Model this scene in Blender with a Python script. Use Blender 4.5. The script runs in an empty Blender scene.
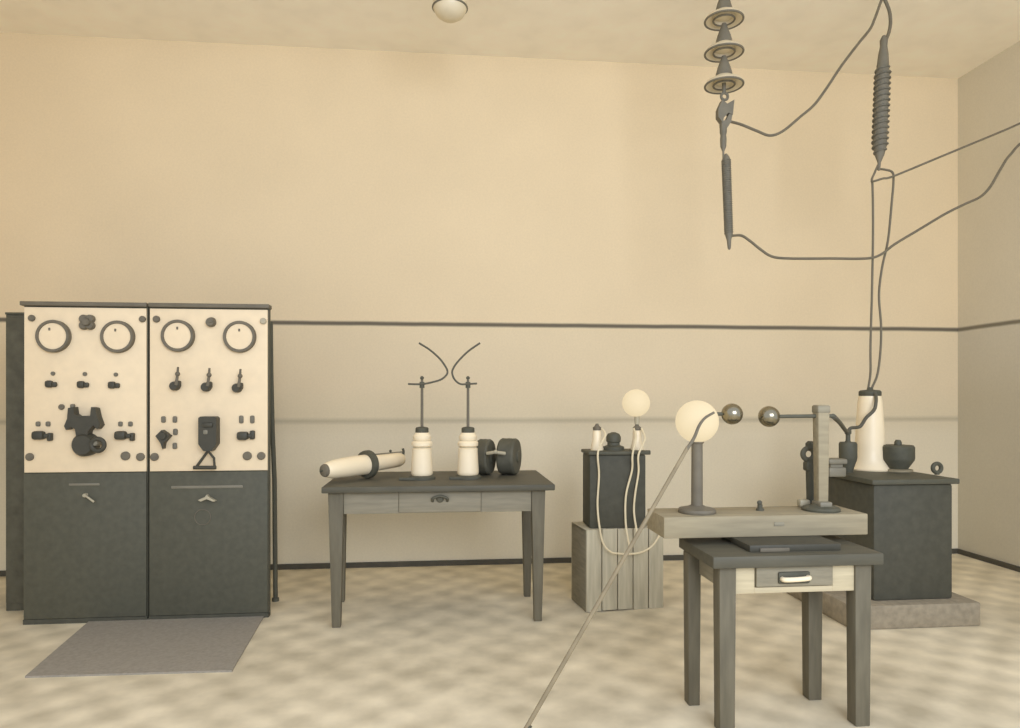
import bpy, bmesh, math, random
from mathutils import Vector, Matrix
random.seed(7)
C = bpy.context.scene.collection
PI = math.pi

# ------------------------------------------------------------------ camera geometry (metres; x along back wall, y into the room)
F, H, HY = 700.0, 1.30, 397.0
YAW = math.radians(5.7)
SY, CY = math.sin(YAW), math.cos(YAW)

def ray(px, py):
    xc = (px - 510) / F
    return (SY + xc * CY, CY - xc * SY, -(py - HY) / F)
def at(px, py, Y):                      # point of the photo lying in the room's vertical plane at depth Y
    d = ray(px, py); t = Y / d[1]
    return Vector((d[0] * t, Y, H + d[2] * t))
def on(px, py, z=0.0):                  # point of the photo lying on a level surface
    d = ray(px, py); t = (z - H) / d[2]
    return Vector((d[0] * t, d[1] * t, z))

# ------------------------------------------------------------------ materials
def lin(c):
    c /= 255.0
    return c / 12.92 if c <= 0.04045 else ((c + 0.055) / 1.055) ** 2.4
def rgb(r, g, b): return (lin(r), lin(g), lin(b), 1)

def mat(name, col, rough=0.6, metal=0.0, var=0.10, scale=14.0, bump=0.0, stretch=None, spec=0.3):
    m = bpy.data.materials.new(name); m.use_nodes = True
    nt = m.node_tree; N = nt.nodes; L = nt.links
    b = N['Principled BSDF']
    b.inputs['Roughness'].default_value = rough; b.inputs['Metallic'].default_value = metal
    b.inputs['Specular IOR Level'].default_value = spec
    tc = N.new('ShaderNodeTexCoord'); mp = N.new('ShaderNodeMapping')
    L.new(tc.outputs['Object'], mp.inputs['Vector'])
    if stretch: mp.inputs['Scale'].default_value = stretch
    n = N.new('ShaderNodeTexNoise'); n.inputs['Scale'].default_value = scale; n.inputs['Detail'].default_value = 6
    L.new(mp.outputs['Vector'], n.inputs['Vector'])
    mr = N.new('ShaderNodeMapRange'); L.new(n.outputs['Fac'], mr.inputs['Value'])
    mr.inputs['From Min'].default_value = .3; mr.inputs['From Max'].default_value = .7
    mr.inputs['To Min'].default_value = 1 - var; mr.inputs['To Max'].default_value = 1 + var
    vm = N.new('ShaderNodeVectorMath'); vm.operation = 'SCALE'
    vm.inputs[0].default_value = rgb(*col)[:3]; L.new(mr.outputs['Result'], vm.inputs['Scale'])
    L.new(vm.outputs['Vector'], b.inputs['Base Color'])
    if bump:
        bp = N.new('ShaderNodeBump'); bp.inputs['Strength'].default_value = bump; bp.inputs['Distance'].default_value = .01
        L.new(n.outputs['Fac'], bp.inputs['Height']); L.new(bp.outputs['Normal'], b.inputs['Normal'])
    return m

M = dict(
    dark=mat('dark_paint', (86, 84, 69), .6, var=.10, scale=30),
    control=mat('bakelite', (72, 69, 57), .5, var=.08, scale=30),
    woodmid=mat('apron_wood', (140, 132, 111), .7, var=.14, scale=9, stretch=(.6, 3, 6)),
    dark2=mat('dark_paint_worn', (90, 87, 72), .65, var=.18, scale=18),
    tank=mat('tank_paint', (78, 76, 63), .65, var=.12, scale=25),
    panel=mat('cream_panel', (236, 214, 176), .6, var=.03, scale=20),
    gap=mat('gap_black', (60, 60, 52), .8),
    brown=mat('mid_brown', (112, 104, 87), .6, var=.12),
    wood=mat('grey_wood', (140, 132, 110), .7, var=.16, scale=10, stretch=(1, 1, 6)),
    woodl=mat('light_wood', (196, 182, 148), .7, var=.12, scale=8, stretch=(.6, 3, 8)),
    woodleg=mat('table_wood', (108, 101, 82), .7, var=.14, scale=10, stretch=(4, 4, .6)),
    top=mat('dark_tabletop', (88, 84, 69), .55, var=.14, scale=8, stretch=(.6, 5, 5)),
    plank=mat('plank_wood', (154, 142, 114), .75, var=.14, scale=9, stretch=(.5, 5, 5)),
    crate=mat('crate_wood', (188, 178, 150), .75, var=.14, scale=9, stretch=(5, 5, .5)),
    concrete=mat('plinth_concrete', (150, 138, 115), .9, var=.16, scale=30, bump=.2),
    porcelain=mat('white_porcelain', (247, 228, 190), .35, var=.02, spec=.4),
    glaze=mat('grey_glaze', (176, 165, 138), .4, var=.08, spec=.5),
    shell=mat('pale_glaze', (222, 208, 176), .35, var=.05, spec=.5),
    capm=mat('cap_grey', (116, 110, 94), .6, var=.12),
    wire=mat('grey_wire', (112, 104, 86), .6),
    wired=mat('dark_wire', (92, 88, 74), .6),
    cable=mat('white_cable', (226, 210, 172), .6, var=.04),
    pole=mat('pole_wood', (146, 132, 104), .6, var=.15, scale=12),
    mat_=mat('rubber_mat', (154, 146, 131), .9, var=.10, scale=60),
    coil=mat('coil_wire', (108, 104, 90), .5, var=.15, scale=40),
    steel=mat('polished_sphere', (148, 140, 118), .2, metal=.9, var=.03),
    greymetal=mat('grey_metal', (128, 122, 104), .5, var=.1),
    lightmetal=mat('light_metal', (178, 168, 140), .45, var=.06),
    base=mat('skirting_dark', (84, 80, 68), .7),
    ceil=mat('ceiling_plaster', (255, 246, 226), .9, var=.04, scale=5),
)

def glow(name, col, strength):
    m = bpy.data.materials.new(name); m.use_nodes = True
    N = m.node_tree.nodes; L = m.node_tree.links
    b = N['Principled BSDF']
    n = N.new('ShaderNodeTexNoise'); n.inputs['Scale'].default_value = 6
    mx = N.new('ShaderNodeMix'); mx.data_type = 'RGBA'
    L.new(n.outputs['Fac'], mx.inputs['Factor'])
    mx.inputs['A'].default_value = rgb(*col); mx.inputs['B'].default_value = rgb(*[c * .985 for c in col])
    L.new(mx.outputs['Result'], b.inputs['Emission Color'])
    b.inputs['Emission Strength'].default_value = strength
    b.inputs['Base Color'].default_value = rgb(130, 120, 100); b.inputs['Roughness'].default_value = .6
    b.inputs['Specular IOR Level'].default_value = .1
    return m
M['glow'] = glow('globe_emission', (246, 226, 184), .78)  # even emission put into the colour so the globes read as flat discs

def wall_mat(name, stops):
    m = bpy.data.materials.new(name); m.use_nodes = True
    N = m.node_tree.nodes; L = m.node_tree.links; b = N['Principled BSDF']
    b.inputs['Roughness'].default_value = .85; b.inputs['Specular IOR Level'].default_value = .15
    g = N.new('ShaderNodeNewGeometry'); sp = N.new('ShaderNodeSeparateXYZ'); L.new(g.outputs['Position'], sp.inputs[0])
    n0 = N.new('ShaderNodeTexNoise'); n0.inputs['Scale'].default_value = 2.2; n0.inputs['Detail'].default_value = 5
    L.new(g.outputs['Position'], n0.inputs['Vector'])
    wob = N.new('ShaderNodeMath'); wob.operation = 'MULTIPLY_ADD'           # slightly uneven brush edge
    wob.inputs[1].default_value = .012; L.new(n0.outputs['Fac'], wob.inputs[0]); L.new(sp.outputs['Z'], wob.inputs[2])
    mr = N.new('ShaderNodeMapRange'); mr.inputs['From Max'].default_value = 4.0; L.new(wob.outputs[0], mr.inputs['Value'])
    cr = N.new('ShaderNodeValToRGB'); L.new(mr.outputs['Result'], cr.inputs['Fac'])
    E = cr.color_ramp.elements
    while len(E) > 1: E.remove(E[-1])
    for i, (z, c) in enumerate(stops):
        e = E[0] if i == 0 else E.new(z / 4.0)
        e.position = z / 4.0; e.color = rgb(*c)
    n = N.new('ShaderNodeTexNoise'); n.inputs['Scale'].default_value = 1.6; n.inputs['Detail'].default_value = 8
    L.new(g.outputs['Position'], n.inputs['Vector'])
    n2 = N.new('ShaderNodeTexNoise'); n2.inputs['Scale'].default_value = 70; L.new(g.outputs['Position'], n2.inputs['Vector'])
    ad = N.new('ShaderNodeMath'); ad.operation = 'ADD'; L.new(n.outputs['Fac'], ad.inputs[0]); L.new(n2.outputs['Fac'], ad.inputs[1])
    m2 = N.new('ShaderNodeMapRange'); m2.inputs['From Min'].default_value = .6; m2.inputs['From Max'].default_value = 1.4
    m2.inputs['To Min'].default_value = .95; m2.inputs['To Max'].default_value = 1.05; L.new(ad.outputs[0], m2.inputs['Value'])
    vm = N.new('ShaderNodeVectorMath'); vm.operation = 'SCALE'
    L.new(cr.outputs['Color'], vm.inputs[0]); L.new(m2.outputs['Result'], vm.inputs['Scale'])
    L.new(vm.outputs['Vector'], b.inputs['Base Color'])
    return m
M['wall'] = wall_mat('two_tone_wall', [
    (0, (230, 218, 188)), (1.00, (222, 208, 177)), (1.105, (216, 201, 169)), (1.112, (190, 177, 148)), (1.135, (190, 177, 148)),
    (1.145, (219, 203, 169)), (1.4, (224, 205, 170)), (1.852, (225, 206, 170)), (1.856, (112, 104, 88)), (1.876, (112, 104, 88)),
    (1.88, (229, 208, 170)), (4, (228, 208, 171))])
M['wall_side'] = wall_mat('shaded_side_wall', [  # right wall's shade put into its colour, greyer than the back wall
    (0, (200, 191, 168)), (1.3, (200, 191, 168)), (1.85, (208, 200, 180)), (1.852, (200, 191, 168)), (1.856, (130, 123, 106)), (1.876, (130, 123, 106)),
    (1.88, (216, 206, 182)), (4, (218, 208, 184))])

def floor_mat():
    m = bpy.data.materials.new('mottled_floor'); m.use_nodes = True
    N = m.node_tree.nodes; L = m.node_tree.links; b = N['Principled BSDF']
    b.inputs['Roughness'].default_value = .5; b.inputs['Specular IOR Level'].default_value = .25
    g = N.new('ShaderNodeNewGeometry')
    nd = N.new('ShaderNodeTexNoise'); nd.inputs['Scale'].default_value = 5; nd.inputs['Detail'].default_value = 3
    L.new(g.outputs['Position'], nd.inputs['Vector'])
    mv = N.new('ShaderNodeVectorMath'); mv.operation = 'MULTIPLY_ADD'
    mv.inputs[1].default_value = (.10, .10, 0); L.new(nd.outputs['Color'], mv.inputs[0]); L.new(g.outputs['Position'], mv.inputs[2])
    sc_ = N.new('ShaderNodeVectorMath'); sc_.operation = 'SCALE'; sc_.inputs['Scale'].default_value = 21.0
    L.new(mv.outputs['Vector'], sc_.inputs[0])
    sn = N.new('ShaderNodeVectorMath'); sn.operation = 'SINE'; L.new(sc_.outputs['Vector'], sn.inputs[0])
    sx_ = N.new('ShaderNodeSeparateXYZ'); L.new(sn.outputs['Vector'], sx_.inputs[0])
    ck = N.new('ShaderNodeMath'); ck.operation = 'MULTIPLY'                  # soft chequer of worn tiles, -1..1
    L.new(sx_.outputs['X'], ck.inputs[0]); L.new(sx_.outputs['Y'], ck.inputs[1])
    ck2 = N.new('ShaderNodeMath'); ck2.operation = 'MULTIPLY_ADD'; ck2.inputs[1].default_value = .5; ck2.inputs[2].default_value = .5
    L.new(ck.outputs[0], ck2.inputs[0])
    n = N.new('ShaderNodeTexNoise'); n.inputs['Scale'].default_value = 7; n.inputs['Detail'].default_value = 7
    L.new(g.outputs['Position'], n.inputs['Vector'])
    n3 = N.new('ShaderNodeTexNoise'); n3.inputs['Scale'].default_value = 1.3; n3.inputs['Detail'].default_value = 4
    L.new(g.outputs['Position'], n3.inputs['Vector'])
    a1 = N.new('ShaderNodeMath'); a1.operation = 'MULTIPLY_ADD'; a1.inputs[1].default_value = .26
    nh = N.new('ShaderNodeMath'); nh.operation = 'MULTIPLY'; nh.inputs[1].default_value = .55; L.new(n.outputs['Fac'], nh.inputs[0])
    L.new(ck2.outputs[0], a1.inputs[0]); L.new(nh.outputs[0], a1.inputs[2])
    a2 = N.new('ShaderNodeMath'); a2.operation = 'MULTIPLY_ADD'; a2.inputs[1].default_value = .6
    L.new(n3.outputs['Fac'], a2.inputs[0]); L.new(a1.outputs[0], a2.inputs[2])
    cr = N.new('ShaderNodeValToRGB'); L.new(a2.outputs[0], cr.inputs['Fac'])
    cr.color_ramp.elements[0].position = .72; cr.color_ramp.elements[0].color = rgb(190, 177, 148)
    cr.color_ramp.elements[1].position = 1.0; cr.color_ramp.elements[1].color = rgb(246, 232, 200)
    mr = N.new('ShaderNodeMapRange'); mr.inputs['From Max'].default_value = 1.0
    L.new(a2.outputs[0], mr.inputs['Value']); L.new(mr.outputs['Result'], cr.inputs['Fac'])
    cr.color_ramp.elements[0].position = .46; cr.color_ramp.elements[1].position = .98
    L.new(cr.outputs['Color'], b.inputs['Base Color'])
    return m
M['floor'] = floor_mat()

# ------------------------------------------------------------------ mesh helpers
def box(bm, x0, x1, y0, y1, z0, z1, bev=0.0, taper=None):
    vs = [bm.verts.new((x, y, z)) for z in (z0, z1) for y in (y0, y1) for x in (x0, x1)]
    if taper:                                               # shrink of the bottom face about its own centre
        cx, cy = (x0 + x1) / 2, (y0 + y1) / 2
        for v in vs[:4]: v.co.x = cx + (v.co.x - cx) * taper; v.co.y = cy + (v.co.y - cy) * taper
    fs = [bm.faces.new([vs[i] for i in q]) for q in ((0, 2, 3, 1), (4, 5, 7, 6), (0, 1, 5, 4), (2, 6, 7, 3), (0, 4, 6, 2), (1, 3, 7, 5))]
    if bev:
        es = list({e for f in fs for e in f.edges})
        bmesh.ops.bevel(bm, geom=es, offset=bev, segments=2, profile=.5, affect='EDGES')

def frame(ax):
    ax = Vector(ax).normalized()
    u = ax.orthogonal().normalized()
    if abs(ax.z) < .9: u = Vector((0, 0, 1)).cross(ax).normalized()
    else: u = Vector((1, 0, 0))
    return ax, u, ax.cross(u).normalized()

def lathe(bm, o, ax, prof, seg=32, cap=True):               # prof: (radius, distance along axis)
    o = Vector(o); ax = Vector(ax).normalized()
    u = ax.orthogonal().normalized(); w = ax.cross(u)
    rings = []
    for r, d in prof:
        rings.append([bm.verts.new(o + ax * d + (u * math.cos(2 * PI * k / seg) + w * math.sin(2 * PI * k / seg)) * max(r, 1e-4)) for k in range(seg)])
    for a, b in zip(rings, rings[1:]):
        for k in range(seg): bm.faces.new((a[k], a[(k + 1) % seg], b[(k + 1) % seg], b[k]))
    if cap:
        bm.faces.new(rings[0][::-1]); bm.faces.new(rings[-1])

def cyl(bm, p0, p1, r0, r1=None, seg=24):
    p0, p1 = Vector(p0), Vector(p1)
    lathe(bm, p0, p1 - p0, [(r0, 0), (r0 if r1 is None else r1, (p1 - p0).length)], seg)

def ball(bm, c, r, seg=32, sq=1.0):
    n = seg // 2
    lathe(bm, c, (0, 0, 1), [(r * math.sin(PI * k / n), -r * sq * math.cos(PI * k / n)) for k in range(n + 1)], seg)

def torus(bm, c, ax, R, r, seg=36, s2=10, sx=1.0):
    c = Vector(c); ax = Vector(ax).normalized(); u = ax.orthogonal().normalized(); w = ax.cross(u)
    rings = []
    for k in range(seg):
        a = 2 * PI * k / seg; d = u * math.cos(a) + w * math.sin(a)
        rings.append([bm.verts.new(c + d * (R + r * math.cos(2 * PI * j / s2)) + ax * r * sx * math.sin(2 * PI * j / s2)) for j in range(s2)])
    for k in range(seg):
        a, b = rings[k], rings[(k + 1) % seg]
        for j in range(s2): bm.faces.new((a[j], b[j], b[(j + 1) % s2], a[(j + 1) % s2]))

def smooth(pts, n=8):
    P = [Vector(p) for p in pts]
    if len(P) < 3: return P
    Q = [P[0] * 2 - P[1]] + P + [P[-1] * 2 - P[-2]]; out = []
    for i in range(1, len(Q) - 2):
        for k in range(n):
            t = k / n; a, b, c, d = Q[i - 1:i + 3]
            out.append(.5 * ((2 * b) + (c - a) * t + (2 * a - 5 * b + 4 * c - d) * t * t + (3 * b - a - 3 * c + d) * t ** 3))
    out.append(P[-1]); return out

def tube(bm, pts, r, seg=10, sm=True, r1=None):
    P = smooth(pts) if sm else [Vector(p) for p in pts]
    t0 = (P[1] - P[0]).normalized(); u = t0.orthogonal().normalized(); rings = []
    for i, p in enumerate(P):
        t = (P[min(i + 1, len(P) - 1)] - P[max(i - 1, 0)]).normalized()
        u = (u - t * u.dot(t)).normalized(); w = t.cross(u)
        rr = r if r1 is None else r + (r1 - r) * i / (len(P) - 1)
        rings.append([bm.verts.new(p + (u * math.cos(2 * PI * k / seg) + w * math.sin(2 * PI * k / seg)) * rr) for k in range(seg)])
    for a, b in zip(rings, rings[1:]):
        for k in range(seg): bm.faces.new((a[k], a[(k + 1) % seg], b[(k + 1) % seg], b[k]))
    bm.faces.new(rings[0][::-1]); bm.faces.new(rings[-1])

def prism(bm, pts, y0, y1):                                  # outline in the x-z plane, given a depth
    a = [bm.verts.new((p[0], y0, p[1])) for p in pts]; b = [bm.verts.new((p[0], y1, p[1])) for p in pts]
    bm.faces.new(a); bm.faces.new(b[::-1]); n = len(pts)
    for k in range(n): bm.faces.new((a[k], b[k], b[(k + 1) % n], a[(k + 1) % n]))

def helix(bm, p0, p1, turns, Rf, r, seg=8, per=18):
    p0, p1 = Vector(p0), Vector(p1); ax = (p1 - p0); Lg = ax.length; ax, u, w = frame(ax)
    n = int(turns * per)
    tube(bm, [p0 + ax * (Lg * i / n) + (u * math.cos(2 * PI * i / per) + w * math.sin(2 * PI * i / per)) * Rf(i / n) for i in range(n + 1)], r, seg, sm=False)

ORG = {}
def world_origin(o): return ORG.get(o.name, Vector((0, 0, 0)))

def obj(name, fn, material, parent=None, origin=None, flat=False):
    bm = bmesh.new(); fn(bm)
    org = Vector(origin) if origin is not None else (world_origin(parent) if parent is not None else None)
    if org is None:
        zs = [v.co for v in bm.verts]
        org = Vector(((min(v.x for v in zs) + max(v.x for v in zs)) / 2, (min(v.y for v in zs) + max(v.y for v in zs)) / 2, min(v.z for v in zs)))
    for v in bm.verts: v.co -= org
    bmesh.ops.recalc_face_normals(bm, faces=bm.faces)
    me = bpy.data.meshes.new(name); bm.to_mesh(me); bm.free()
    me.polygons.foreach_set('use_smooth', [not flat] * len(me.polygons))
    if not flat: me.set_sharp_from_angle(angle=math.radians(35))
    me.materials.append(material)
    o = bpy.data.objects.new(name, me); C.objects.link(o)
    if parent is not None: o.parent = parent; o.location = org - world_origin(parent)
    else: o.location = org
    ORG[o.name] = org
    return o

def tag(o, label, cat, group=None):
    o['label'] = label; o['category'] = cat
    if group: o['group'] = group
    return o
def thing(name, loc, label, cat, group=None):
    e = bpy.data.objects.new(name, None); C.objects.link(e); e.location = loc; e.empty_display_size = .1
    ORG[e.name] = Vector(loc)
    return tag(e, label, cat, group)
def struct(name, fn, m, flat=True):
    o = obj(name, fn, m, flat=flat); o['kind'] = 'structure'; return o

# ------------------------------------------------------------------ the room
WY, RX, LX, CZ = 5.43, 4.29, -3.55, 3.95
struct('floor', lambda b: box(b, LX, RX, -2.5, WY, -.1, 0), M['floor'])
struct('ceiling', lambda b: box(b, LX, RX, 2.2, WY, CZ, CZ + .1), M['ceil'])
struct('wall_back', lambda b: box(b, LX - .1, RX + .1, WY, WY + .1, -.1, CZ + .1), M['wall'])
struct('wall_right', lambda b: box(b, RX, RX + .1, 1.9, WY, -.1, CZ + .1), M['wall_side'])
struct('wall_left', lambda b: box(b, LX - .1, LX, 2.2, WY, -.1, CZ + .1), M['wall'])
struct('baseboard_back', lambda b: box(b, LX, RX, WY - .018, WY, 0, .04, .004), M['base'])
struct('baseboard_right', lambda b: box(b, RX - .018, RX, 1.9, WY - .018, 0, .04, .004), M['base'])

# ------------------------------------------------------------------ the switchboard: two cabinet units
CF = 4.25                                                    # their front plane
XL, XM, XR, CT, CD = -2.368, at(148, 400, CF).x, at(268.5, 450, CF).x, 1.822, .868
def P2(px, py, d=0.0): p = at(px, py, CF - d); return p.x, p.z
def disc(px, py, rpx, d=.012, seg=20):
    x, z = P2(px, py, d * .8); r = rpx * 4.05 / F
    return lambda b: lathe(b, (x, CF, z), (0, -1, 0), [(r, -.004), (r, d * .7), (r * .8, d)], seg)
def blob(px, py, w, h, d=.03):
    x, z = P2(px, py, d * .8); k = 4.05 / F / 2
    return lambda b: box(b, x - w * k, x + w * k, CF - d, CF + .004, z - h * k, z + h * k, min(w, h) * k * .6)
def poly(pts, d=.04):
    return lambda b: prism(b, [P2(*p, d * .8) for p in pts], CF - d, CF + .004)
def many(*fns):
    def f(b):
        for g in fns: g(b)
    return f

def cabinet(x0, x1, label):
    t = thing('control_cabinet', ((x0 + x1) / 2, CF + .12, 0), label, 'cabinet', 'control cabinets on the left')
    obj('casing', lambda b: box(b, x0, x1, CF + .012, CF + .05, 0, CT), M['dark'], t)
    obj('instrument_panel', lambda b: box(b, x0 + .006, x1 - .006, CF, CF + .02, CD, CT - .008, .002), M['panel'], t)
    obj('lower_door', lambda b: box(b, x0 + .004, x1 - .004, CF - .004, CF + .016, .03, CD - .004, .003), M['dark'], t)
    obj('plinth', lambda b: box(b, x0, x1, CF - .002, CF + .02, 0, .028), M['tank'], t)
    obj('top_rail', lambda b: box(b, x0 - (.012 if x0 < -2 else -.002), x1 + (.0 if x0 < -2 else .006), CF - .014, CF + .06, CT, CT + .024, .004), M['brown'], t)
    return t
def meter(t, px, py, dot):
    x, z = P2(px, py, .028); R = 16 * 4.05 / F
    m = obj('meter', lambda b: lathe(b, (x, CF, z), (0, -1, 0), [(R, -.004), (R, .024), (R * .97, .030), (R * .83, .030), (R * .81, .026), (R * .80, .020)], 48, cap=False), M['brown'], t)
    obj('dial_face', lambda b: lathe(b, (x, CF, z), (0, -1, 0), [(R * .82, -.003), (R * .82, .022)], 48), M['panel'], m)
    dx, dz = P2(*dot, .026)
    obj('pointer', lambda b: box(b, dx - .005, dx + .005, CF - .026, CF - .020, dz - .008, dz + .008, .002), M['brown'], m)

ca = cabinet(XL, XM - .004, 'left control cabinet with a cream panel and a large dark rotary switch at its centre')
for px, py, d in ((52, 336, (49, 329)), (116.5, 336.5, (115, 330))): meter(ca, px, py, d)
for px, py, r in ((31, 318, 3.2), (142, 319, 3.2), (29, 457, 3.8), (125, 456, 4.4), (140, 457, 4)): obj('bolt', disc(px, py, r, .014), M['brown'], ca)
obj('rosette_knob', many(*[disc(86 + a, 322 + b_, 4.2, .03) for a in (-3.2, 3.2) for b_ in (-3.2, 3.2)], disc(86, 322, 4, .045)), M['brown'], ca)
for px, py in ((50, 384), (82, 384.5), (113, 385)):
    k = obj('toggle_switch', many(blob(px - 2, py, 7, 7, .03), blob(px + 3, py + .5, 6, 5, .02)), M['control'], ca)
    obj('indicator', disc(px + 2.5, py - 10.5, 2, .01), M['capm'], k)
obj('small_button', disc(61, 407, 2.8), M['brown'], ca)
for px, py in ((41, 436), (123.5, 436)):
    k = obj('cam_switch', many(blob(px - 4, py - .5, 11, 8.5, .045), blob(px + 4, py, 10, 4.5, .03), blob(px + 8, py + 1, 4, 8, .03)), M['control'], ca)
    for dx in (-3.5, 6.5): obj('terminal_screw', blob(px + dx, py - 12, 4.5, 5, .012), M['capm'], k)
r = obj('rotary_switch', many(
    poly([(69, 408), (74, 407), (75, 414), (78, 416), (91, 416), (92, 407), (96, 408), (98, 417), (101, 425), (98, 429), (94, 425), (89, 431), (88, 436), (77, 436), (76, 429), (72, 427), (67, 430), (65, 426), (68, 419)], .06),
    disc(83, 445, 11.5, .075, 32)), M['control'], ca)
x, z = P2(97, 445, .085)
obj('hand_wheel', lambda b: torus(b, (x, CF - .075, z), (0, 1, 0), .034, .013), M['control'], r)
obj('wheel_hub', disc(96, 443, 3, .08), M['greymetal'], r)
obj('terminal_screw', blob(72, 406, 4, 4, .02), M['capm'], r)
obj('name_slot', blob(84, 484.5, 29, 2.4, .008), M['greymetal'], ca)
k = obj('door_latch', many(lambda b: tube(b, [at(84, 495, CF - .02), at(88, 497.5, CF - .025), at(94, 502, CF - .02)], .006, sm=False), disc(84.5, 495.5, 2, .03)), M['lightmetal'], ca)

cb = cabinet(XM + .004, XR, 'right control cabinet with a cream panel and a stirrup handle below a dark box')
for px, py, d in ((177, 335.5, (177, 328)), (239, 336.5, (239, 330))): meter(cb, px, py, d)
for px, py, r in ((156, 319, 3.4), (154, 457, 4), (247, 456, 4.4), (261, 456, 4)): obj('bolt', disc(px, py, r, .014), M['brown'], cb)
obj('bolt', disc(263, 321, 3.2, .014), M['glaze'], cb)
obj('round_knob', many(disc(210, 322, 4.6, .04), disc(211, 320, 3, .045)), M['brown'], cb)
for px, py in ((175, 386), (206.5, 387), (237.5, 388)):
    k = obj('lever_switch', many(disc(px - 1.5, py, 4.6, .05), blob(px + 2, py - 2, 5, 7, .04)), M['control'], cb)
    obj('lever', lambda b: tube(b, [at(px + 1, py - 1, CF - .05), at(px + 2.5, py - 11, CF - .055), at(px + 3, py - 19, CF - .06)], .009, sm=False, r1=.006), M['brown'], k)
    obj('lever_tip', lambda b: ball(b, at(px + 2.6, py - 12, CF - .057), .014, 16), M['brown'], k)
k = obj('star_switch', many(poly([(156, 436), (162, 430), (170, 436), (164, 443), (163, 449), (161, 443)], .05), disc(163, 436, 4, .06)), M['control'], cb)
for px, py in ((163, 419.5), (174.5, 419.5), (175, 432), (174.5, 446)): obj('terminal_screw', blob(px, py, 4.5, 6.5, .012), M['capm'], k)
k = obj('cam_switch', many(blob(242, 436, 11, 8.5, .045), blob(248, 436, 8, 4, .03), blob(252, 435, 4.5, 9, .03)), M['control'], cb)
for px in (241, 252): obj('terminal_screw', blob(px, 419.5, 4.5, 8, .012), M['capm'], k)
k = obj('relay_box', many(poly([(199, 418), (201, 416.5), (215, 416.5), (217, 418), (217, 444), (212, 451), (204, 451), (199, 444)], .07), blob(208, 425, 10, 5, .08)), M['control'], cb)
obj('window', blob(206, 432, 5, 5, .074), M['greymetal'], k)
s = obj('stirrup_handle', lambda b: tube(b, [at(208, 451, CF - .05), at(197, 466, CF - .04)], .008, sm=False), M['control'], k)
obj('stirrup_arm', lambda b: tube(b, [at(208, 451, CF - .05), at(214, 458, CF - .045), at(214.5, 466, CF - .04)], .007, sm=False), M['control'], s)
obj('grip', lambda b: cyl(b, at(193.5, 467.5, CF - .04), at(216, 467.5, CF - .04), .011), M['control'], s)
obj('name_slot', blob(207, 487, 70, 3.2, .008), M['greymetal'], cb)
k = obj('door_latch', poly([(198, 500), (205, 497), (207, 494.5), (209, 497), (216, 501), (213, 501.5), (207, 499), (201, 501.5)], .03), M['lightmetal'], cb)
x, z = P2(203, 517)
obj('lock_ring', lambda b: torus(b, (x, CF - .005, z), (0, 1, 0), .045, .0025), M['brown'], cb)

# cupboard to the left, brace, mat
t = thing('cupboard', (-2.57, 4.72, 0), 'narrow dark cupboard side standing at the far left, beside the control cabinets', 'cupboard')
obj('body', lambda b: box(b, -2.625, -2.44, 4.535, 4.95, 0, 1.80, .004), M['dark2'], t)
obj('top_edge', lambda b: box(b, -2.628, -2.438, 4.53, 4.953, 1.80, 1.815, .003), M['dark'], t)
obj('door', lambda b: box(b, -2.62, -2.445, 4.525, 4.536, .05, 1.78, .003), M['dark2'], t)
bp = thing('brace_pole', on(276, 601), 'thin dark brace pole leaning against the right side of the control cabinets', 'pole')
obj('rod', lambda b: tube(b, [on(275.5, 601), at(274.5, 480, 4.56), at(272.4, 430, 4.48), at(271, 372, 4.40), at(270.5, 322, 4.325)], .0145, sm=False), M['dark'], bp)
obj('foot', lambda b: cyl(b, on(275.5, 601), on(275.5, 601) + Vector((0, 0, .02)), .022), M['dark'], bp)
a, b_, c_, d_ = on(25, 678), on(232, 672), on(264, 617), on(92, 620)
def matmesh(b):
    lo = [b.verts.new(v) for v in (a, b_, c_, d_)]; hi = [b.verts.new(v + Vector((0, 0, .009))) for v in (a, b_, c_, d_)]
    b.faces.new(lo[::-1]); b.faces.new(hi)
    for k in range(4): b.faces.new((lo[k], lo[(k + 1) % 4], hi[(k + 1) % 4], hi[k]))
mo = tag(obj('floor_mat', matmesh, M['mat_'], flat=True), 'dark grey rubber mat lying on the floor before the control cabinets', 'mat')

# ------------------------------------------------------------------ long table on the left
def leg(b, x0, x1, y0, y1, z1, tp): box(b, x0, x1, y0, y1, 0, z1, .004, tp)
T = .80
tb = thing('work_table', (0, 4.32, 0), 'long wooden table with a drawer, carrying horn insulators and coils', 'table')
obj('tabletop', lambda b: box(b, -.655, .655, 3.96, 4.75, T - .035, T, .006), M['top'], tb)
for x0, y0, w_ in ((-.625, 4.0, .085), (.525, 4.0, .08), (-.648, 4.5, .056), (.528, 4.5, .075)):
    obj('leg', lambda b: leg(b, x0, x0 + w_, y0, y0 + .08, T - .036, .56), M['woodleg'], tb)
obj('front_apron', lambda b: (box(b, -.541, -.235, 4.015, 4.04, T - .16, T - .036, .002), box(b, .235, .525, 4.015, 4.04, T - .16, T - .036, .002), box(b, -.235, .235, 4.02, 4.04, T - .16, T - .036)), M['woodmid'], tb)
obj('rear_apron', lambda b: box(b, -.541, .525, 4.55, 4.572, T - .16, T - .036, .002), M['wood'], tb)
for x0 in (-.618, .575): obj('side_apron', lambda b: box(b, x0, x0 + .022, 4.085, 4.50, T - .16, T - .036, .002), M['wood'], tb)
dr = obj('drawer', lambda b: box(b, -.232, .232, 4.008, 4.022, T - .155, T - .04, .003), M['woodmid'], tb)
p = at(440, 499, 4.008)
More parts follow.
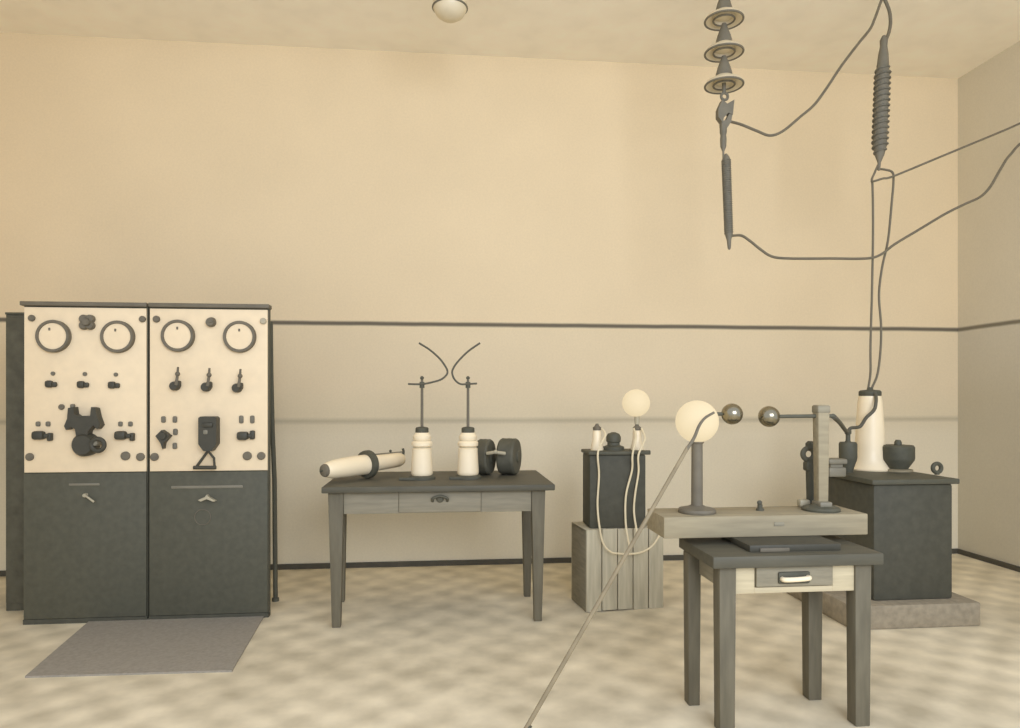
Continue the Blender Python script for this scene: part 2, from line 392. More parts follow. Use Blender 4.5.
def pull(b):
    tube(b, [p + Vector((-.042, 0, -.012)), p + Vector((-.04, -.018, .006)), p + Vector((0, -.022, .02)), p + Vector((.04, -.018, .006)), p + Vector((.042, 0, -.012))], .008)
    lathe(b, p + Vector((0, .002, 0)), (0, -1, 0), [(.022, 0), (.018, .012), (.008, .016)], 20)
obj('drawer_pull', pull, M['dark2'], dr)

# horn insulators
HYd = 4.30
def horn_insulator(px, horn, bx, label, bar_tip):
    base = at(px, 478, HYd); base.z = T
    t = thing('horn_insulator', base, label, 'insulator', 'horn insulators on the long table')
    s = (HYd / (CY - (px - 510) / F * SY)) / F              # metres per pixel there
    def zz(py): return H - (py - HY) * s
    X, Y = base.x, HYd
    obj('base_plate', lambda b: (lathe(b, (X, Y, T), (0, 0, 1), [(.082, 0), (.082, .014), (.074, .022), (.03, .026)], 32), box(b, X + bx[0], X + bx[1], Y - .07, Y + .04, T, T + .016, .003)), M['dark'], t)
    zb = T + .024; zt = zz(432.5)
    Hh = zt - zb
    prof = [(.060, 0), (.066, .01), (.066, .02), (.064, Hh * .25), (.059, Hh * .58), (.060, Hh * .62), (.050, Hh * .645), (.050, Hh * .66), (.062, Hh * .69), (.063, Hh * .76), (.058, Hh * .79), (.048, Hh * .81), (.055, Hh * .85), (.055, Hh * .92), (.046, Hh * .96), (.040, Hh)]
    obj('porcelain_body', lambda b: lathe(b, (X, Y, zb), (0, 0, 1), prof, 40), M['porcelain'], t)
    obj('groove_band', lambda b: (lathe(b, (X, Y, zb + Hh * .64), (0, 0, 1), [(.0502, 0), (.052, Hh * .01), (.0502, Hh * .025)], 40), lathe(b, (X, Y, zb + Hh * .80), (0, 0, 1), [(.048, 0), (.0505, Hh * .01), (.048, Hh * .025)], 40)), M['glaze'], t)
    obj('cap', lambda b: lathe(b, (X, Y, zt - .004), (0, 0, 1), [(.037, 0), (.040, .006), (.040, .03), (.034, .036), (.012, .04)], 28), M['dark'], t)
    r = obj('rod', lambda b: cyl(b, (X, Y, zt + .02), (X, Y, zz(380)), .009, .008), M['brown'], t)
    obj('terminal_nut', lambda b: (ball(b, (X, Y, zz(378)), .012, 16), cyl(b, (X, Y, zz(388)), (X, Y, zz(382)), .015)), M['dark'], r)
    obj('horn', lambda b: tube(b, [at(u, v, Y - .012) for u, v in horn], .006), M['wired'], t)
    return t
horn_insulator(422, [(408, 384), (415, 384.2), (423, 384), (433, 382), (441, 379.5), (446, 375.5), (447.5, 372), (446, 367.5), (440, 359), (430, 350), (419, 343)], (-.135, .02),
               'left white horn insulator on the long table, beside the lying tube', 0)
horn_insulator(468, [(477, 383.5), (468, 384), (460.5, 384), (455, 380), (452.3, 374), (453, 369), (458, 361.5), (468, 351.5), (480, 343)], (-.115, .055),
               'right white horn insulator on the long table, next to the dark coils', 0)

# tube lying on the table
p0, p1 = at(325, 470.5, 4.12), at(403, 459, 4.60)
ax = (p1 - p0).normalized(); Lg = (p1 - p0).length
tl = thing('porcelain_tube', (p0.x + .2, 4.3, T), 'white porcelain tube lying on the left end of the long table', 'tube')
obj('thick_tube', lambda b: lathe(b, p0, ax, [(.038, .004), (.046, .02), (.054, .06), (.060, .15), (.062, Lg * .56)], 40), M['porcelain'], tl)
obj('end_cap', lambda b: lathe(b, p0, ax, [(.012, -.02), (.034, -.012), (.038, -.004), (.038, .01)], 32), M['brown'], tl)
obj('end_pin', lambda b: cyl(b, p0 - ax * .035, p0 - ax * .01, .006), M['dark'], tl)
obj('flange', lambda b: lathe(b, p0 + ax * (Lg * .50), ax, [(.062, -.012), (.083, -.010), (.086, 0), (.086, .022), (.080, .030), (.05, .032)], 40), M['dark'], tl)
obj('thin_tube', lambda b: lathe(b, p0 + ax * (Lg * .53), ax, [(.052, 0), (.050, .05), (.046, Lg * .40), (.036, Lg * .45)], 36), M['porcelain'], tl)
q = p0 + ax * (Lg * .55) + Vector((0, 0, .056)); q2 = p0 + ax * (Lg * .99) + Vector((0, 0, .047))
obj('terminal_rod', lambda b: tube(b, [q, q2], .004, sm=False), M['greymetal'], tl)
obj('clip', lambda b: tube(b, [q2 + Vector((.003, 0, .022)), q2 + Vector((.008, 0, 0)), q2 + Vector((.002, 0, -.025)), q2 + Vector((-.01, 0, -.035))], .008), M['dark'], tl)
obj('terminal_knob', lambda b: ball(b, q + (q2 - q) * .62 + Vector((0, 0, .012)), .009, 14), M['dark'], tl)

# double coil at the right end of the table
cc = thing('double_coil', (at(500, 460, 4.50).x, 4.50, T), 'pair of dark round coils linked by a light connector on the long table', 'coil')
axc = Vector((.93, -.37, 0)).normalized()
def coil_at(px, w, R):
    o = at(px, 460, 4.50); o.z = T + R
    c = obj('drum', lambda b: lathe(b, o - axc * w / 2, axc, [(R * .5, -.004), (R * .93, 0), (R, .012), (R * .985, w * .3), (R, w * .5), (R * .985, w * .7), (R, w - .012), (R * .93, w), (R * .5, w + .004)], 44), M['dark2'], cc)
    obj('hub', lambda b: lathe(b, o - axc * (w / 2 + .012), axc, [(.035, 0), (.04, .006), (.04, w + .018), (.035, w + .024)], 24), M['dark'], c)
    return o
o1 = coil_at(485, .085, .115); o2 = coil_at(509, .11, .117)
obj('connector', lambda b: (tube(b, [at(487, 453.5, 4.37), at(495, 452.5, 4.34), at(505, 453.5, 4.36)], .011), ball(b, at(495.5, 452, 4.335), .014, 16)), M['lightmetal'], cc)

# ------------------------------------------------------------------ crate with the small transformer
KX0, KX1, KY, KZ, KD = .874, 1.378, 4.145, .50, .30
ck = thing('wooden_crate', ((KX0 + KX1) / 2, KY + KD / 2, 0), 'upright slatted wooden crate carrying the small transformer', 'crate')
n = 5; wv = (KX1 - KX0) / n
for i in range(n):
    obj('front_board', lambda b: box(b, KX0 + i * wv + .003, KX0 + (i + 1) * wv - .003, KY, KY + .018, random.uniform(0, .012), KZ - random.uniform(0, .006), .002), M['crate'], ck)
    obj('rear_board', lambda b: box(b, KX0 + i * wv + .003, KX0 + (i + 1) * wv - .003, KY + KD - .018, KY + KD, 0, KZ - .004, .002), M['crate'], ck)
for x0 in (KX0 + .001, KX1 - .019):
    obj('side_panel', lambda b: box(b, x0, x0 + .018, KY + .019, KY + KD - .019, .002, KZ - .003, .002), M['wood'], ck)
obj('inner_frame', lambda b: box(b, KX0 + .02, KX1 - .02, KY + .02, KY + KD - .02, .02, KZ - .022), M['dark2'], ck)
obj('top_board', lambda b: box(b, KX0 + .001, KX1 - .001, KY + .019, KY + KD - .019, KZ - .02, KZ, .002), M['crate'], ck)

rz = math.radians(7); cr0 = Vector((KX0, KY, 0))
ck.location = cr0 + Matrix.Rotation(rz, 3, 'Z') @ (ck.location - cr0); ck.rotation_euler.z = rz
TYc = KY + .14
tr = thing('small_transformer', (at(615, 500, TYc).x, TYc, KZ), 'small dark transformer tank with two white bushings standing on the wooden crate', 'transformer')
xa, xb = at(589.5, 500, KY + .035).x, at(646, 500, KY + .035).x
zt = at(600, 455, KY + .035).z
obj('tank', lambda b: box(b, xa, xb, KY + .035, KY + .245, KZ, zt, .012), M['tank'], tr)
ld = obj('lid', lambda b: box(b, xa - .008, xb + .016, KY + .022, KY + .255, zt, zt + .022, .006), M['dark'], tr)
obj('bolt', lambda b: cyl(b, (xb + .016, KY + .1, zt + .008), (xb + .045, KY + .1, zt + .008), .014), M['dark'], ld)
obj('filler_cap', lambda b: lathe(b, (at(613.5, 450, TYc).x, TYc, zt + .018), (0, 0, 1), [(.066, 0), (.066, .025), (.04, .035), (.038, .05), (.045, .058), (.046, .085), (.036, .105), (.012, .115)], 28), M['dark'], tr)
BUSH = {}
for px in (597, 637):
    X = at(px, 440, TYc).x; z0 = zt + .02; z1 = at(px, 430, TYc).z; h = z1 - z0
    bu = obj('bushing', lambda b: lathe(b, (X, TYc, z0), (0, 0, 1), [(.040, 0), (.042, .01), (.034, h * .3), (.028, h * .6), (.026, h * .9), (.02, h)], 28), M['porcelain'], tr)
    obj('bushing_cap', lambda b: lathe(b, (X, TYc, z1 - .004), (0, 0, 1), [(.018, 0), (.026, .006), (.026, .02), (.014, .03), (.008, .044)], 24), M['brown'], bu)
    BUSH[px] = (X, z1 + .04)
X, z1 = BUSH[637]
gl = thing('glowing_globe', (X, TYc, z1), 'small glowing round globe sitting on the right bushing of the small transformer', 'lamp', 'glowing globes')  # bright disc built as a solid globe; glow added, no lamp known
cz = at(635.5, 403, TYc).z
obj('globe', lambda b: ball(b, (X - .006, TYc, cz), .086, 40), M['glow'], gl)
obj('globe_stem', lambda b: cyl(b, (X, TYc, z1 - .004), (X, TYc, cz - .07), .014, .018), M['lightmetal'], gl)

fy = KY + .008
def cab(pts, r=.0062): return lambda b: tube(b, pts, r)
yF = KY - .016
X, z1 = BUSH[597]
tag(obj('cable', cab([Vector((X + .026, TYc - .02, z1 - .03)), Vector((X + .035, TYc - .07, z1 - .07)), at(598, 452, KY + .005), at(599, 475, KY + .018), at(597.5, 505, KY + .018), at(600, 530, yF), at(604, 545, yF), at(611, 552, yF), at(618, 553.5, yF), at(630, 554, yF), at(642, 552, yF), at(652, 546, yF), at(659, 536, yF), at(661.5, 528, KY + .03), at(661, 525, KY + .09)]), M['cable']),
    'white cable from the left bushing looping down across the crate front', 'cable', 'white cables on the small transformer')
X, z1 = BUSH[637]
tag(obj('cable', cab([Vector((X - .026, TYc - .02, z1 - .03)), Vector((X - .030, TYc - .08, z1 - .08)), at(632.5, 455, KY + .004), at(632, 470, KY + .018), at(626, 495, KY + .018), at(625.5, 520, KY + .012), at(627.5, 536, yF), at(630, 548, yF - .002)]), M['cable']),
    'white cable hanging on the left of the right bushing, bowed left', 'cable', 'white cables on the small transformer')
tag(obj('cable', cab([Vector((X + .022, TYc - .024, z1 - .03)), Vector((X + .024, TYc - .09, z1 - .09)), at(638.5, 455, KY + .004), at(638.5, 472, KY + .018), at(635, 495, KY + .018), at(634, 512, KY + .012), at(636.5, 530, yF), at(637, 536, yF)]), M['cable']),
    'short white cable hanging straight below the right bushing', 'cable', 'white cables on the small transformer')
sb = on(655, 527, KZ)
sx = at(656, 520, KY + .1).x
sx = KX1 - .045
tj = thing('junction_box', (sx, KY + .11, KZ), 'little dark terminal box on the right corner of the crate', 'box')
obj('housing', lambda b: box(b, sx - .032, sx + .032, KY + .07, KY + .15, KZ, KZ + .075, .012), M['dark2'], tj)
obj('lid', lambda b: box(b, sx - .03, sx + .03, KY + .072, KY + .148, KZ + .075, KZ + .085, .003), M['dark'], tj)

# ------------------------------------------------------------------ near table
NT = .69
nx0, nx1, ny0, ny1 = 1.035, 1.725, 2.575, 2.965
nt = thing('side_table', ((nx0 + nx1) / 2, 2.75, 0), 'small wooden table in the foreground with a drawer and dark top', 'table')
obj('tabletop', lambda b: box(b, nx0, nx1, ny0, ny1, NT - .046, NT, .005), M['top'], nt)
lx0, lx1 = at(719, 620, 2.61).x, at(871, 620, 2.61).x

lg = .068
for x0 in (lx0, lx1 - lg):
    obj('leg', lambda b: leg(b, x0, x0 + lg, 2.605, 2.605 + lg, NT - .047, .9), M['woodleg'], nt)
for x0, w_ in ((1.037, .056), (1.567, .066)):
    obj('leg', lambda b: leg(b, x0, x0 + w_, 2.85, 2.915, NT - .047, .88), M['woodleg'], nt)
fa = (lx0 + lg, lx1 - lg)
za, zb = at(790, 592, 2.62).z, NT - .047
dx0, dx1 = at(754, 580, 2.62).x, at(832, 580, 2.62).x
obj('front_apron', lambda b: (box(b, fa[0], dx0, 2.615, 2.64, za, zb, .001), box(b, dx1, fa[1], 2.615, 2.64, za, zb, .001), box(b, dx0, dx1, 2.615, 2.64, za, za + .022, .001), box(b, dx0, dx1, 2.63, 2.645, za + .02, zb)), M['woodl'], nt)
dr = obj('drawer', lambda b: box(b, dx0 + .004, dx1 - .004, 2.606, 2.632, za + .026, zb - .003, .003), M['wood'], nt)
p = at(794, 577.5, 2.606)
obj('handle_plate', lambda b: box(b, p.x - .066, p.x + .062, 2.597, 2.607, p.z - .022, p.z + .024, .006), M['dark'], dr)
obj('drawer_handle', lambda b: tube(b, [p + Vector((-.052, 0, -.002)), p + Vector((-.048, -.024, -.002)), p + Vector((0, -.03, 0)), p + Vector((.048, -.024, .002)), p + Vector((.052, 0, .002))], .0095), M['porcelain'], dr)
for x0 in (lx0 + .012, 1.60):
    obj('side_apron', lambda b: box(b, x0 if x0 < 1.3 else lx1 - .03, (x0 if x0 < 1.3 else lx1 - .03) + .022, 2.60 + lg, 2.851, za + .02, zb, .002), M['wood'], nt)
obj('rear_apron', lambda b: box(b, 1.092, 1.568, 2.875, 2.897, za + .02, zb, .002), M['wood'], nt)

# dark slab, plank
s0, s1 = at(738, 545, 2.75).x, at(826, 545, 2.75).x
sl = thing('mounting_block', ((s0 + s1) / 2, 2.78, NT), 'flat dark block on the foreground table supporting the plank', 'block')
obj('body', lambda b: box(b, s0, s1, 2.64, 2.93, NT, NT + .027, .003), M['control'], sl)
obj('fixing_strip', lambda b: box(b, s0 + .04, s0 + .16, 2.633, 2.64, NT + .001, NT + .016, .002), M['brown'], sl)
PZ0, PZ1, PY0, PY1 = NT + .027, .805, 2.80, 3.035
px0, px1 = at(664, 525, PY0).x, at(868, 525, PY0).x
pk = thing('wooden_plank', ((px0 + px1) / 2, 2.9, PZ0), 'thick pale wooden plank carrying the sphere gap stands above the foreground table', 'plank')
obj('board', lambda b: box(b, px0, px1, PY0, PY1, PZ0, PZ1, .004), M['plank'], pk)
obj('label_plate', lambda b: box(b, at(774, 522, PY0).x, at(784, 522, PY0).x, PY0 - .003, PY0 + .002, at(779, 526, PY0).z, at(779, 522, PY0).z, .001), M['wood'], pk)
q = at(760, 507, 2.93)
bd = thing('binding_post', (q.x, 2.93, PZ1), 'tiny dark terminal screw standing on the middle of the plank', 'screw')
obj('stem', lambda b: cyl(b, (q.x, 2.93, PZ1), (q.x, 2.93, PZ1 + .026), .011), M['dark2'], bd)
obj('nut', lambda b: (ball(b, (q.x - .002, 2.93, PZ1 + .034), .011, 14), cyl(b, (q.x, 2.93, PZ1), (q.x, 2.93, PZ1 + .008), .017)), M['dark2'], bd)

# sphere gap stands
GY = 2.905
def zat(px, py, Y=GY): return at(px, py, Y).z
XA = at(697, 470, GY).x
sa = thing('sphere_gap_stand', (XA, GY, PZ1), 'left sphere stand on the plank, dark post below the large glowing globe', 'electrode stand', 'sphere gap stands on the plank')
obj('base', lambda b: lathe(b, (XA, GY, PZ1), (0, 0, 1), [(.078, 0), (.080, .008), (.076, .018), (.04, .026), (.028, .032)], 36), M['brown'], sa)
obj('post', lambda b: cyl(b, (XA, GY, PZ1 + .025), (XA, GY, zat(697, 442)), .0245, .0235), M['brown'], sa)
xs = at(732, 414, GY).x; zs = zat(732, 414)
obj('sphere', lambda b: ball(b, (xs, GY, zs), .0455, 40), M['steel'], sa)
obj('rod', lambda b: cyl(b, (XA + .085, GY, zs), (xs - .03, GY, zs), .008), M['dark'], sa)
gz = zat(697, 421.5)
gb = thing('glowing_globe', (XA, GY, zat(697, 443)), 'large glowing round globe on top of the left stand post', 'lamp', 'glowing globes')  # glow over the post top, built as a self-glowing globe
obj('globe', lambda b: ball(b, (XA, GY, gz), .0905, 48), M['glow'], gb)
obj('collar', lambda b: lathe(b, (XA, GY, zat(697, 443.5)), (0, 0, 1), [(.0255, 0), (.029, .004), (.029, .014), (.026, .018)], 28, cap=False), M['brown'], gb)

XB = at(821, 470, GY).x
sc = thing('sphere_gap_stand', (XB, GY, PZ1), 'right sphere stand on the plank, tall pale post with a long rod', 'electrode stand', 'sphere gap stands on the plank')
obj('base', lambda b: lathe(b, (XB, GY, PZ1), (0, 0, 1), [(.078, 0), (.080, .008), (.074, .016), (.04, .024), (.032, .03)], 36), M['dark'], sc)
obj('post', lambda b: box(b, XB - .027, XB + .027, GY - .026, GY + .026, PZ1 + .025, zat(821, 405), .006, .84), M['plank'], sc)
obj('post_collar', lambda b: box(b, XB - .029, XB + .029, GY - .028, GY + .028, zat(821, 413), zat(821, 405.5), .006), M['wood'], sc)
obj('clamp', lambda b: box(b, XB - .028, XB + .028, GY - .045, GY + .03, PZ1 + .02, PZ1 + .042, .006), M['greymetal'], sc)
xs = at(769, 416.5, GY).x; zs = zat(769, 416.5)
obj('sphere', lambda b: ball(b, (xs, GY, zs), .0455, 40), M['steel'], sc)
obj('rod', lambda b: cyl(b, (xs + .03, GY, zs), (XB + .06, GY, zs + .002), .0082), M['dark'], sc)

XC = at(811, 470, 3.005).x
st = thing('terminal_stand', (XC, 3.005, PZ1), 'slim dark terminal stand on the plank right behind the tall pale post', 'stand')
obj('post', lambda b: cyl(b, (XC, 3.005, PZ1), (XC, 3.005, zat(811, 458, 3.005)), .019, .024), M['dark'], st)
obj('clamp_ring', lambda b: torus(b, (XC - .012, 3.005, zat(808, 454, 3.005)), (0, 1, 0), .026, .012), M['dark2'], st)
obj('clamp_body', lambda b: box(b, XC - .03, XC + .012, 2.985, 3.028, zat(808, 471, 3.005), zat(808, 461, 3.005), .01), M['dark'], st)
obj('top_nut', lambda b: (lathe(b, (XC - .004, 3.005, zat(808, 450, 3.005)), (0, 0, 1), [(.012, 0), (.02, .008), (.02, .03), (.01, .04)], 20)), M['dark'], st)
obj('foot_bracket', lambda b: box(b, at(799, 500, 3.0).x, XC - .01, 2.988, 3.025, PZ1, PZ1 + .034, .008), M['lightmetal'], st)

# discharge pole
pb, pt = on(523, 737), at(688, 447, 2.775)
pp = thing('grounding_stick', pb, 'long thin wooden stick with a hooked tip slanting up to the large globe', 'stick')
obj('shaft', lambda b: tube(b, [pb + Vector((0, 0, .012)), pt], .0092, sm=False, r1=.0082), M['pole'], pp)
obj('hook', lambda b: tube(b, [pt - (pt - pb).normalized() * .02, at(694, 438, 2.773), at(699, 426, 2.77), at(705, 418, 2.775), at(714, 412.5, 2.785)], .0075, r1=.005), M['brown'], pp)
obj('ferrule', lambda b: cyl(b, pb, pb + (pt - pb).normalized() * .05, .011), M['dark'], pp)

# ------------------------------------------------------------------ big transformer on its plinth
tag(obj('concrete_plinth', lambda b: box(b, 2.28, 3.055, 3.685, 4.50, 0, .135, .012), M['concrete']), 'low concrete plinth block under the large transformer', 'plinth')
BX0, BX1, BY0, BY1 = 2.46, 2.945, 3.765, 4.43
BZ = .80
tk = thing('large_transformer', ((BX0 + BX1) / 2, 4.1, .135), 'large dark transformer tank with a tall white bushing standing on the concrete plinth', 'transformer')
obj('tank', lambda b: box(b, BX0, BX1, BY0, BY1, .135, BZ, .015), M['tank'], tk)
ld = obj('lid', lambda b: box(b, BX0 - .02, BX1 + .028, BY0 - .02, BY1 + .02, BZ, BZ + .03, .006), M['dark'], tk)
obj('lid_ring', lambda b: torus(b, (at(937, 468, 4.0).x, 4.0, at(937, 468, 4.0).z), (0, 1, 0), .027, .0125), M['dark'], ld)
obj('ring_stem', lambda b: cyl(b, (at(937, 470, 4.0).x, 4.0, BZ + .025), (at(937, 470, 4.0).x, 4.0, BZ + .05), .014), M['dark'], ld)
LZ = BZ + .03
BYb = 4.28
Xb = at(870, 430, BYb).x; mpx = BYb / (CY - 360 / F * SY) / F
zt = at(870, 396, BYb).z; h = zt - LZ
bs = obj('high_voltage_bushing', lambda b: lathe(b, (Xb, BYb, LZ), (0, 0, 1), [(.125, 0), (.127, .008), (.112, .03), (.096, .07), (.090, .14), (.083, h * .6), (.074, h * .9), (.066, h)], 44), M['porcelain'], tk)
obj('bushing_cap', lambda b: lathe(b, (Xb, BYb, zt - .003), (0, 0, 1), [(.062, 0), (.067, .008), (.067, .03), (.058, .04), (.02, .044), (.016, .06)], 32), M['dark'], bs)
def ins(px, py0, py1, w, Y, name='insulator_block'):
    X = at(px, 455, Y).x; k = Y / (CY - (px - 510) / F * SY) / F; z1 = at(px, py0, Y).z; W = w * k / 2; h = z1 - LZ
    o = obj(name, lambda b: lathe(b, (X, Y, LZ), (0, 0, 1), [(W * .55, 0), (W * .62, h * .12), (W * .96, h * .42), (W, h * .5), (W, h * .93), (W * .9, h)], 28), M['dark'], tk)
    return o, X, z1
o, X1_, z1_ = ins(848, 442, 470, 17, 4.15)
obj('terminal', lambda b: lathe(b, (X1_, 4.15, z1_ - .003), (0, 0, 1), [(.02, 0), (.014, .012), (.014, .05), (.02, .056), (.02, .075)], 16), M['dark'], o)
o, X2_, z2_ = ins(898, 445, 467, 30, 4.18)
obj('terminal', lambda b: (lathe(b, (X2_, 4.18, z2_ - .003), (0, 0, 1), [(.022, 0), (.022, .02), (.014, .036)], 20)), M['dark'], o)
obj('flange_ring', lambda b: lathe(b, (X2_, 4.18, LZ), (0, 0, 1), [(.085, 0), (.085, .012), (.06, .016)], 28), M['plank'], o)
X3_ = at(833, 460, 3.95).x
obj('terminal_box', lambda b: (box(b, X3_ - .05, X3_ + .055, 3.9, 4.0, LZ, LZ + .055, .008), box(b, X3_ - .055, X3_ + .06, 3.895, 4.005, LZ + .075, LZ + .105, .008), box(b, X3_ - .035, X3_ + .04, 3.915, 3.985, LZ + .05, LZ + .08)), M['greymetal'], tk)

# ------------------------------------------------------------------ ceiling hung gear
IY = 4.2
spx = IY / (CY - 214 / F * SY) / F
XI = at(724, 50, IY).x
def zi(py): return H - (py - HY) * spx
isr = thing('insulator_string', (XI, IY, CZ), 'string of three ribbed insulator discs hanging from the ceiling', 'insulator')
for py in (18, 50.5, 83):
    z = zi(py); R = .116
    d = obj('disc', lambda b: lathe(b, (XI, IY, z), (0, 0, 1), [(.020, -.002), (.052, .004), (.056, -.012), (.062, -.013), (.066, .002), (.084, -.002), (.104, -.014), (R, -.018), (R + .003, -.010), (R * .9, .010), (.075, .026), (.050, .040), (.046, .046)], 48), M['shell'], isr)
    obj('disc_cap', lambda b: lathe(b, (XI, IY, z + .042), (0, 0, 1), [(.050, 0), (.050, .014), (.040, .05), (.022, .10), (.014, .125)], 32), M['capm'], d)
    obj('rim_ring', lambda b: torus(b, (XI, IY, z - .015), (0, 0, 1), R - .001, .0065), M['capm'], d)
    obj('inner_ring', lambda b: torus(b, (XI, IY, z - .014), (0, 0, 1), .064, .006), M['capm'], d)
obj('pin', lambda b: cyl(b, (XI, IY, zi(93)), (XI, IY, zi(83)), .012), M['capm'], isr)
obj('ceiling_hook', lambda b: (cyl(b, (XI, IY, zi(8)), (XI, IY, CZ), .014), lathe(b, (XI, IY, CZ - .02), (0, 0, 1), [(.03, 0), (.05, .01), (.05, .02)], 24)), M['capm'], isr)

cl = thing('wire_clamp', at(723, 150, IY), 'dark twisted wire clamp with an eye hanging below the insulator string', 'clamp')
obj('eye', lambda b: torus(b, at(724.5, 96.5, IY), (0, 1, 0), .021, .0085), M['capm'], cl)
obj('jaw', lambda b: (prism(b, [(at(u, v, IY).x, at(u, v, IY).z) for u, v in ((721, 101), (726, 105), (733, 101), (731.5, 116), (727, 114), (722.5, 119), (721.5, 124), (717, 118), (717, 110))], IY - .022, IY + .022)), M['capm'], cl)
obj('lower_jaw', lambda b: (prism(b, [(at(u, v, IY).x, at(u, v, IY).z) for u, v in ((728, 115), (731.5, 114), (730, 123), (726, 129), (720.5, 127), (720.5, 122), (725, 121))], IY - .018, IY + .018)), M['capm'], cl)
obj('tail', lambda b: lathe(b, at(723.3, 158, IY), (0, 0, 1), [(.006, 0), (.006, .04), (.018, .07), (.020, .12), (.017, .14), (.022, .16), (.022, .2)], 20), M['capm'], cl)

ra, rb = at(726, 157, IY), at(729, 240, IY)
rr = thing('resistor_rod', rb, 'dark wound rod hanging vertically below the wire clamp', 'resistor')
axr = (rb - ra).normalized(); Lr = (rb - ra).length
obj('core', lambda b: lathe(b, ra, axr, [(.006, -.02), (.02, 0), (.026, .02), (.024, Lr * .93), (.014, Lr), (.01, Lr + .05), (.005, Lr + .06)], 24), M['capm'], rr)
obj('winding', lambda b: helix(b, ra + axr * .02, ra + axr * Lr * .93, 34, lambda t: .026 - .002 * t, .0045, 6, 14), M['coil'], rr)

# fat coil
cs, ce = at(883, 62, 4.25), at(879.5, 155, 4.25)
co = thing('hanging_coil', ce, 'fat spindle shaped dark coil hanging over the large transformer', 'coil')
axk = (ce - cs).normalized(); Lk = (ce - cs).length
Rk = lambda t:   .045 * (min(1, .55 + t * 4) if t < .12 else (1 if t < .9 else 1 - (t - .9) * 4))
obj('core', lambda b: lathe(b, cs, axk, [(.010, -.17), (.024, -.14), (.022, -.10), (.030, -.05), (.034, 0), (.041, Lk * .15), (.041, Lk * .9), (.028, Lk), (.010, Lk + .05), (.007, Lk + .1)], 28), M['capm'], co)
obj('winding', lambda b: helix(b, cs, ce, 17, Rk, .0068, 8, 20), M['coil'], co)

WV = 4.27
hk = on(884, 0, 0)
XH = at(883, 5, 4.25).x
ch = thing('ceiling_hook', (XH, 4.25, CZ), 'ceiling hook at the upper edge holding the fat coil and the slack wire', 'hook')
obj('plate', lambda b: lathe(b, (XH, 4.25, CZ - .015), (0, 0, 1), [(.02, 0), (.045, .006), (.045, .015)], 24), M['capm'], ch)
obj('loop', lambda b: torus(b, (XH, 4.25, CZ - .04), (0, 1, 0), .026, .007), M['capm'], ch)
HK = Vector((XH, 4.25, CZ - .064))
def wire(pts, r, label, grp='overhead wires', m='wire'):
    return tag(obj('wire', lambda b: tube(b, pts, r), M[m]), label, 'wire', grp)
def W(*pp, Y=4.25): return [at(u, v, Y) for u, v in pp]
wire([HK] + W((889, 10), (890.5, 22), (889, 32), (886, 40)), .0105, 'short wire joining the ceiling hook to the top of the fat coil')
wire([at(728, 121, IY)] + W((741, 124.5), (757, 131), (770, 135.5), (783, 131), (800, 117), (814, 105), (826, 89), (842, 65), (858, 44), (870, 29), (875, 18)) + [HK], .0085, 'slack wire sagging from the wire clamp up to the ceiling hook')
wire([at(730, 236, IY)] + W((741, 235.5), (750, 241), (760, 249), (772, 256.5), (790, 258.5), (830, 258.5), (865, 258.5), (880, 255), (895, 244), (920, 229), (945, 214), (965, 204), (980, 197), (990, 187), (1000, 170), (1010, 155), (1030, 138)) + [Vector((RX, 4.25, at(1075, 118, 4.25).z))], .0082, 'lower slack wire from the resistor rod sagging and rising to the right wall')
wire(W((878, 165), (875, 172), (872, 181), (883, 178.5), (894, 176), (940, 157), (1005, 130), (1040, 115)) + [Vector((RX, 4.25, at(1075, 101, 4.25).z))], .0068, 'straight upper wire running from the fat coil to the right wall')
capz = zt + .05
cap = Vector((Xb, BYb, capz))
wire(W((871.5, 181), (872.5, 186), (873, 230), (872, 290), (870.5, 345), (870.5, 372), Y=4.27) + [cap + Vector((-.012, 0, 0))], .0072, 'straight vertical wire dropping to the tall white bushing, left one of two')
wire(W((877, 169), (884, 169.5), (892, 172), (893.5, 180), (891.5, 205), (888, 240), (882, 268), (879, 295), (881, 325), (880.5, 350), (877.5, 374), Y=4.29) + [cap + Vector((.012, 0, 0))], .0072, 'wavy vertical wire dropping to the tall white bushing, right one of two')
obj_pts = [Vector((XB + .055, GY, zat(828, 416.5) + .001))] + [at(834, 417, 3.05), at(840, 423, 3.5), at(846, 431, 4.0), Vector((X1_, 4.15, z1_ + .07))]
wire(obj_pts, .0115, 'thick wire from the tall pale post to the left dark terminal', 'wires at the large transformer', 'wired')
yb = BYb - .085
wire([Vector((X1_ + .006, 4.15, z1_ + .068)), at(851, 428, 4.15), at(860, 426.5, 4.17), at(866, 418, 4.16), at(874, 410, 4.16), at(876, 402, 4.17), at(876, 396, 4.20), at(875, 393, 4.215)], .0105, 'kinked dark wire crossing the tall white bushing to its cap', 'wires at the large transformer', 'wired')

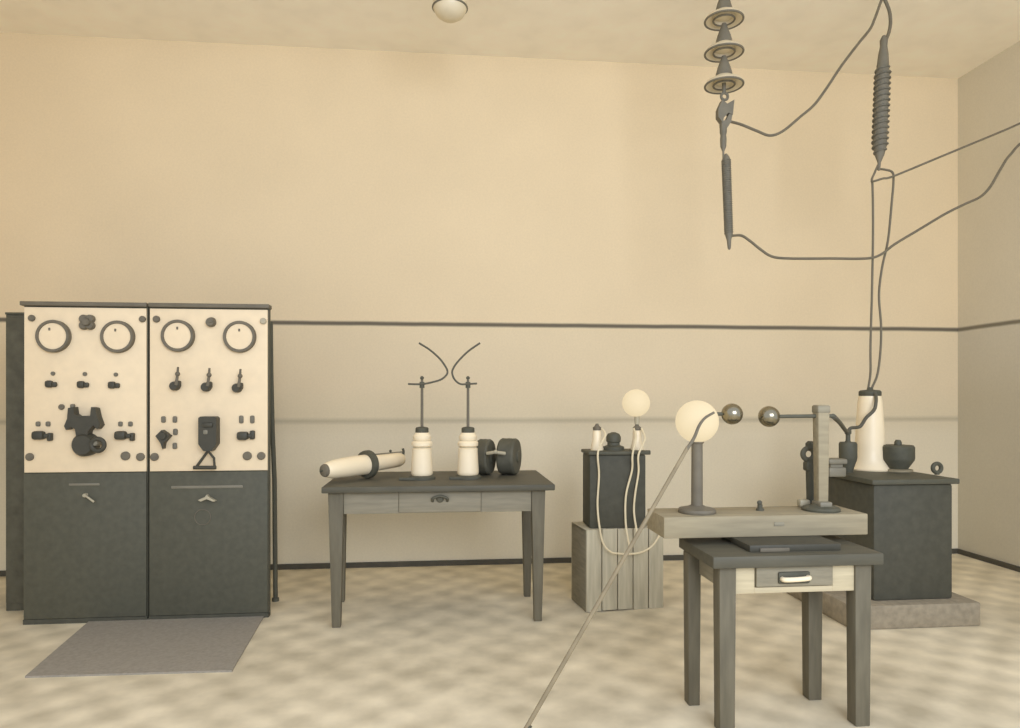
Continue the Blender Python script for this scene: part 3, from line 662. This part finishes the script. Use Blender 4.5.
# ceiling lamp
LY = 4.4
XLm = at(450, 10, LY).x; zl = at(450, 20, LY).z; lk = LY / CY / F
lm = thing('ceiling_lamp', (XLm, LY, CZ), 'pale glass bowl lamp hanging from the ceiling at the upper edge', 'lamp')
obj('glass_bowl', lambda b: lathe(b, (XLm, LY, zl), (0, 0, 1), [(.002, 0), (.05, .006), (.085, .03), (.104, .065), (.108, .10), (.09, .14), (.05, .16)], 40), M['shell'], lm)
obj('bowl_band', lambda b: torus(b, (XLm, LY, zl + .075), (0, 0, 1), .107, .006), M['capm'], lm)
obj('gallery', lambda b: lathe(b, (XLm, LY, zl + .15), (0, 0, 1), [(.06, 0), (.065, .02), (.03, .05), (.012, .06)], 28), M['capm'], lm)
obj('rod', lambda b: cyl(b, (XLm, LY, zl + .2), (XLm, LY, CZ), .01), M['capm'], lm)

# ------------------------------------------------------------------ light: world light through the open front and cut-back ceiling, plus an added front light
w = bpy.data.worlds.new('World'); bpy.context.scene.world = w; w.use_nodes = True
bg = w.node_tree.nodes['Background']; bg.inputs['Color'].default_value = (.93, 1.0, 1.16, 1); bg.inputs['Strength'].default_value = 1.0
def area(name, loc, rot, sx, sy, e):
    l = bpy.data.lights.new(name, 'AREA'); l.shape = 'RECTANGLE'; l.size = sx; l.size_y = sy; l.energy = e; l.color = (.93, 1.0, 1.16)
    o = bpy.data.objects.new(name, l); C.objects.link(o); o.location = loc; o.rotation_euler = rot; return o
area('added_front_light', (1.7, -2.7, 3.0), (math.radians(77), 0, math.radians(10)), 3.4, 2.4, 240)  # soft area light added to even the lighting; no window stands there

cam = bpy.data.cameras.new('camera'); co_ = bpy.data.objects.new('camera', cam); C.objects.link(co_)
co_.location = (0, 0, H); co_.rotation_euler = (PI / 2, 0, -YAW)
cam.sensor_fit = 'HORIZONTAL'; cam.sensor_width = 36; cam.lens = 36 * F / 1020
cam.shift_y = (HY - 364) / 1020
cam.clip_start = .05
S = bpy.context.scene; S.camera = co_
S.view_settings.view_transform = 'Standard'; S.view_settings.look = 'None'
S.view_settings.gamma = 1; S.view_settings.use_curve_mapping = False
S.view_settings.exposure = 0.0
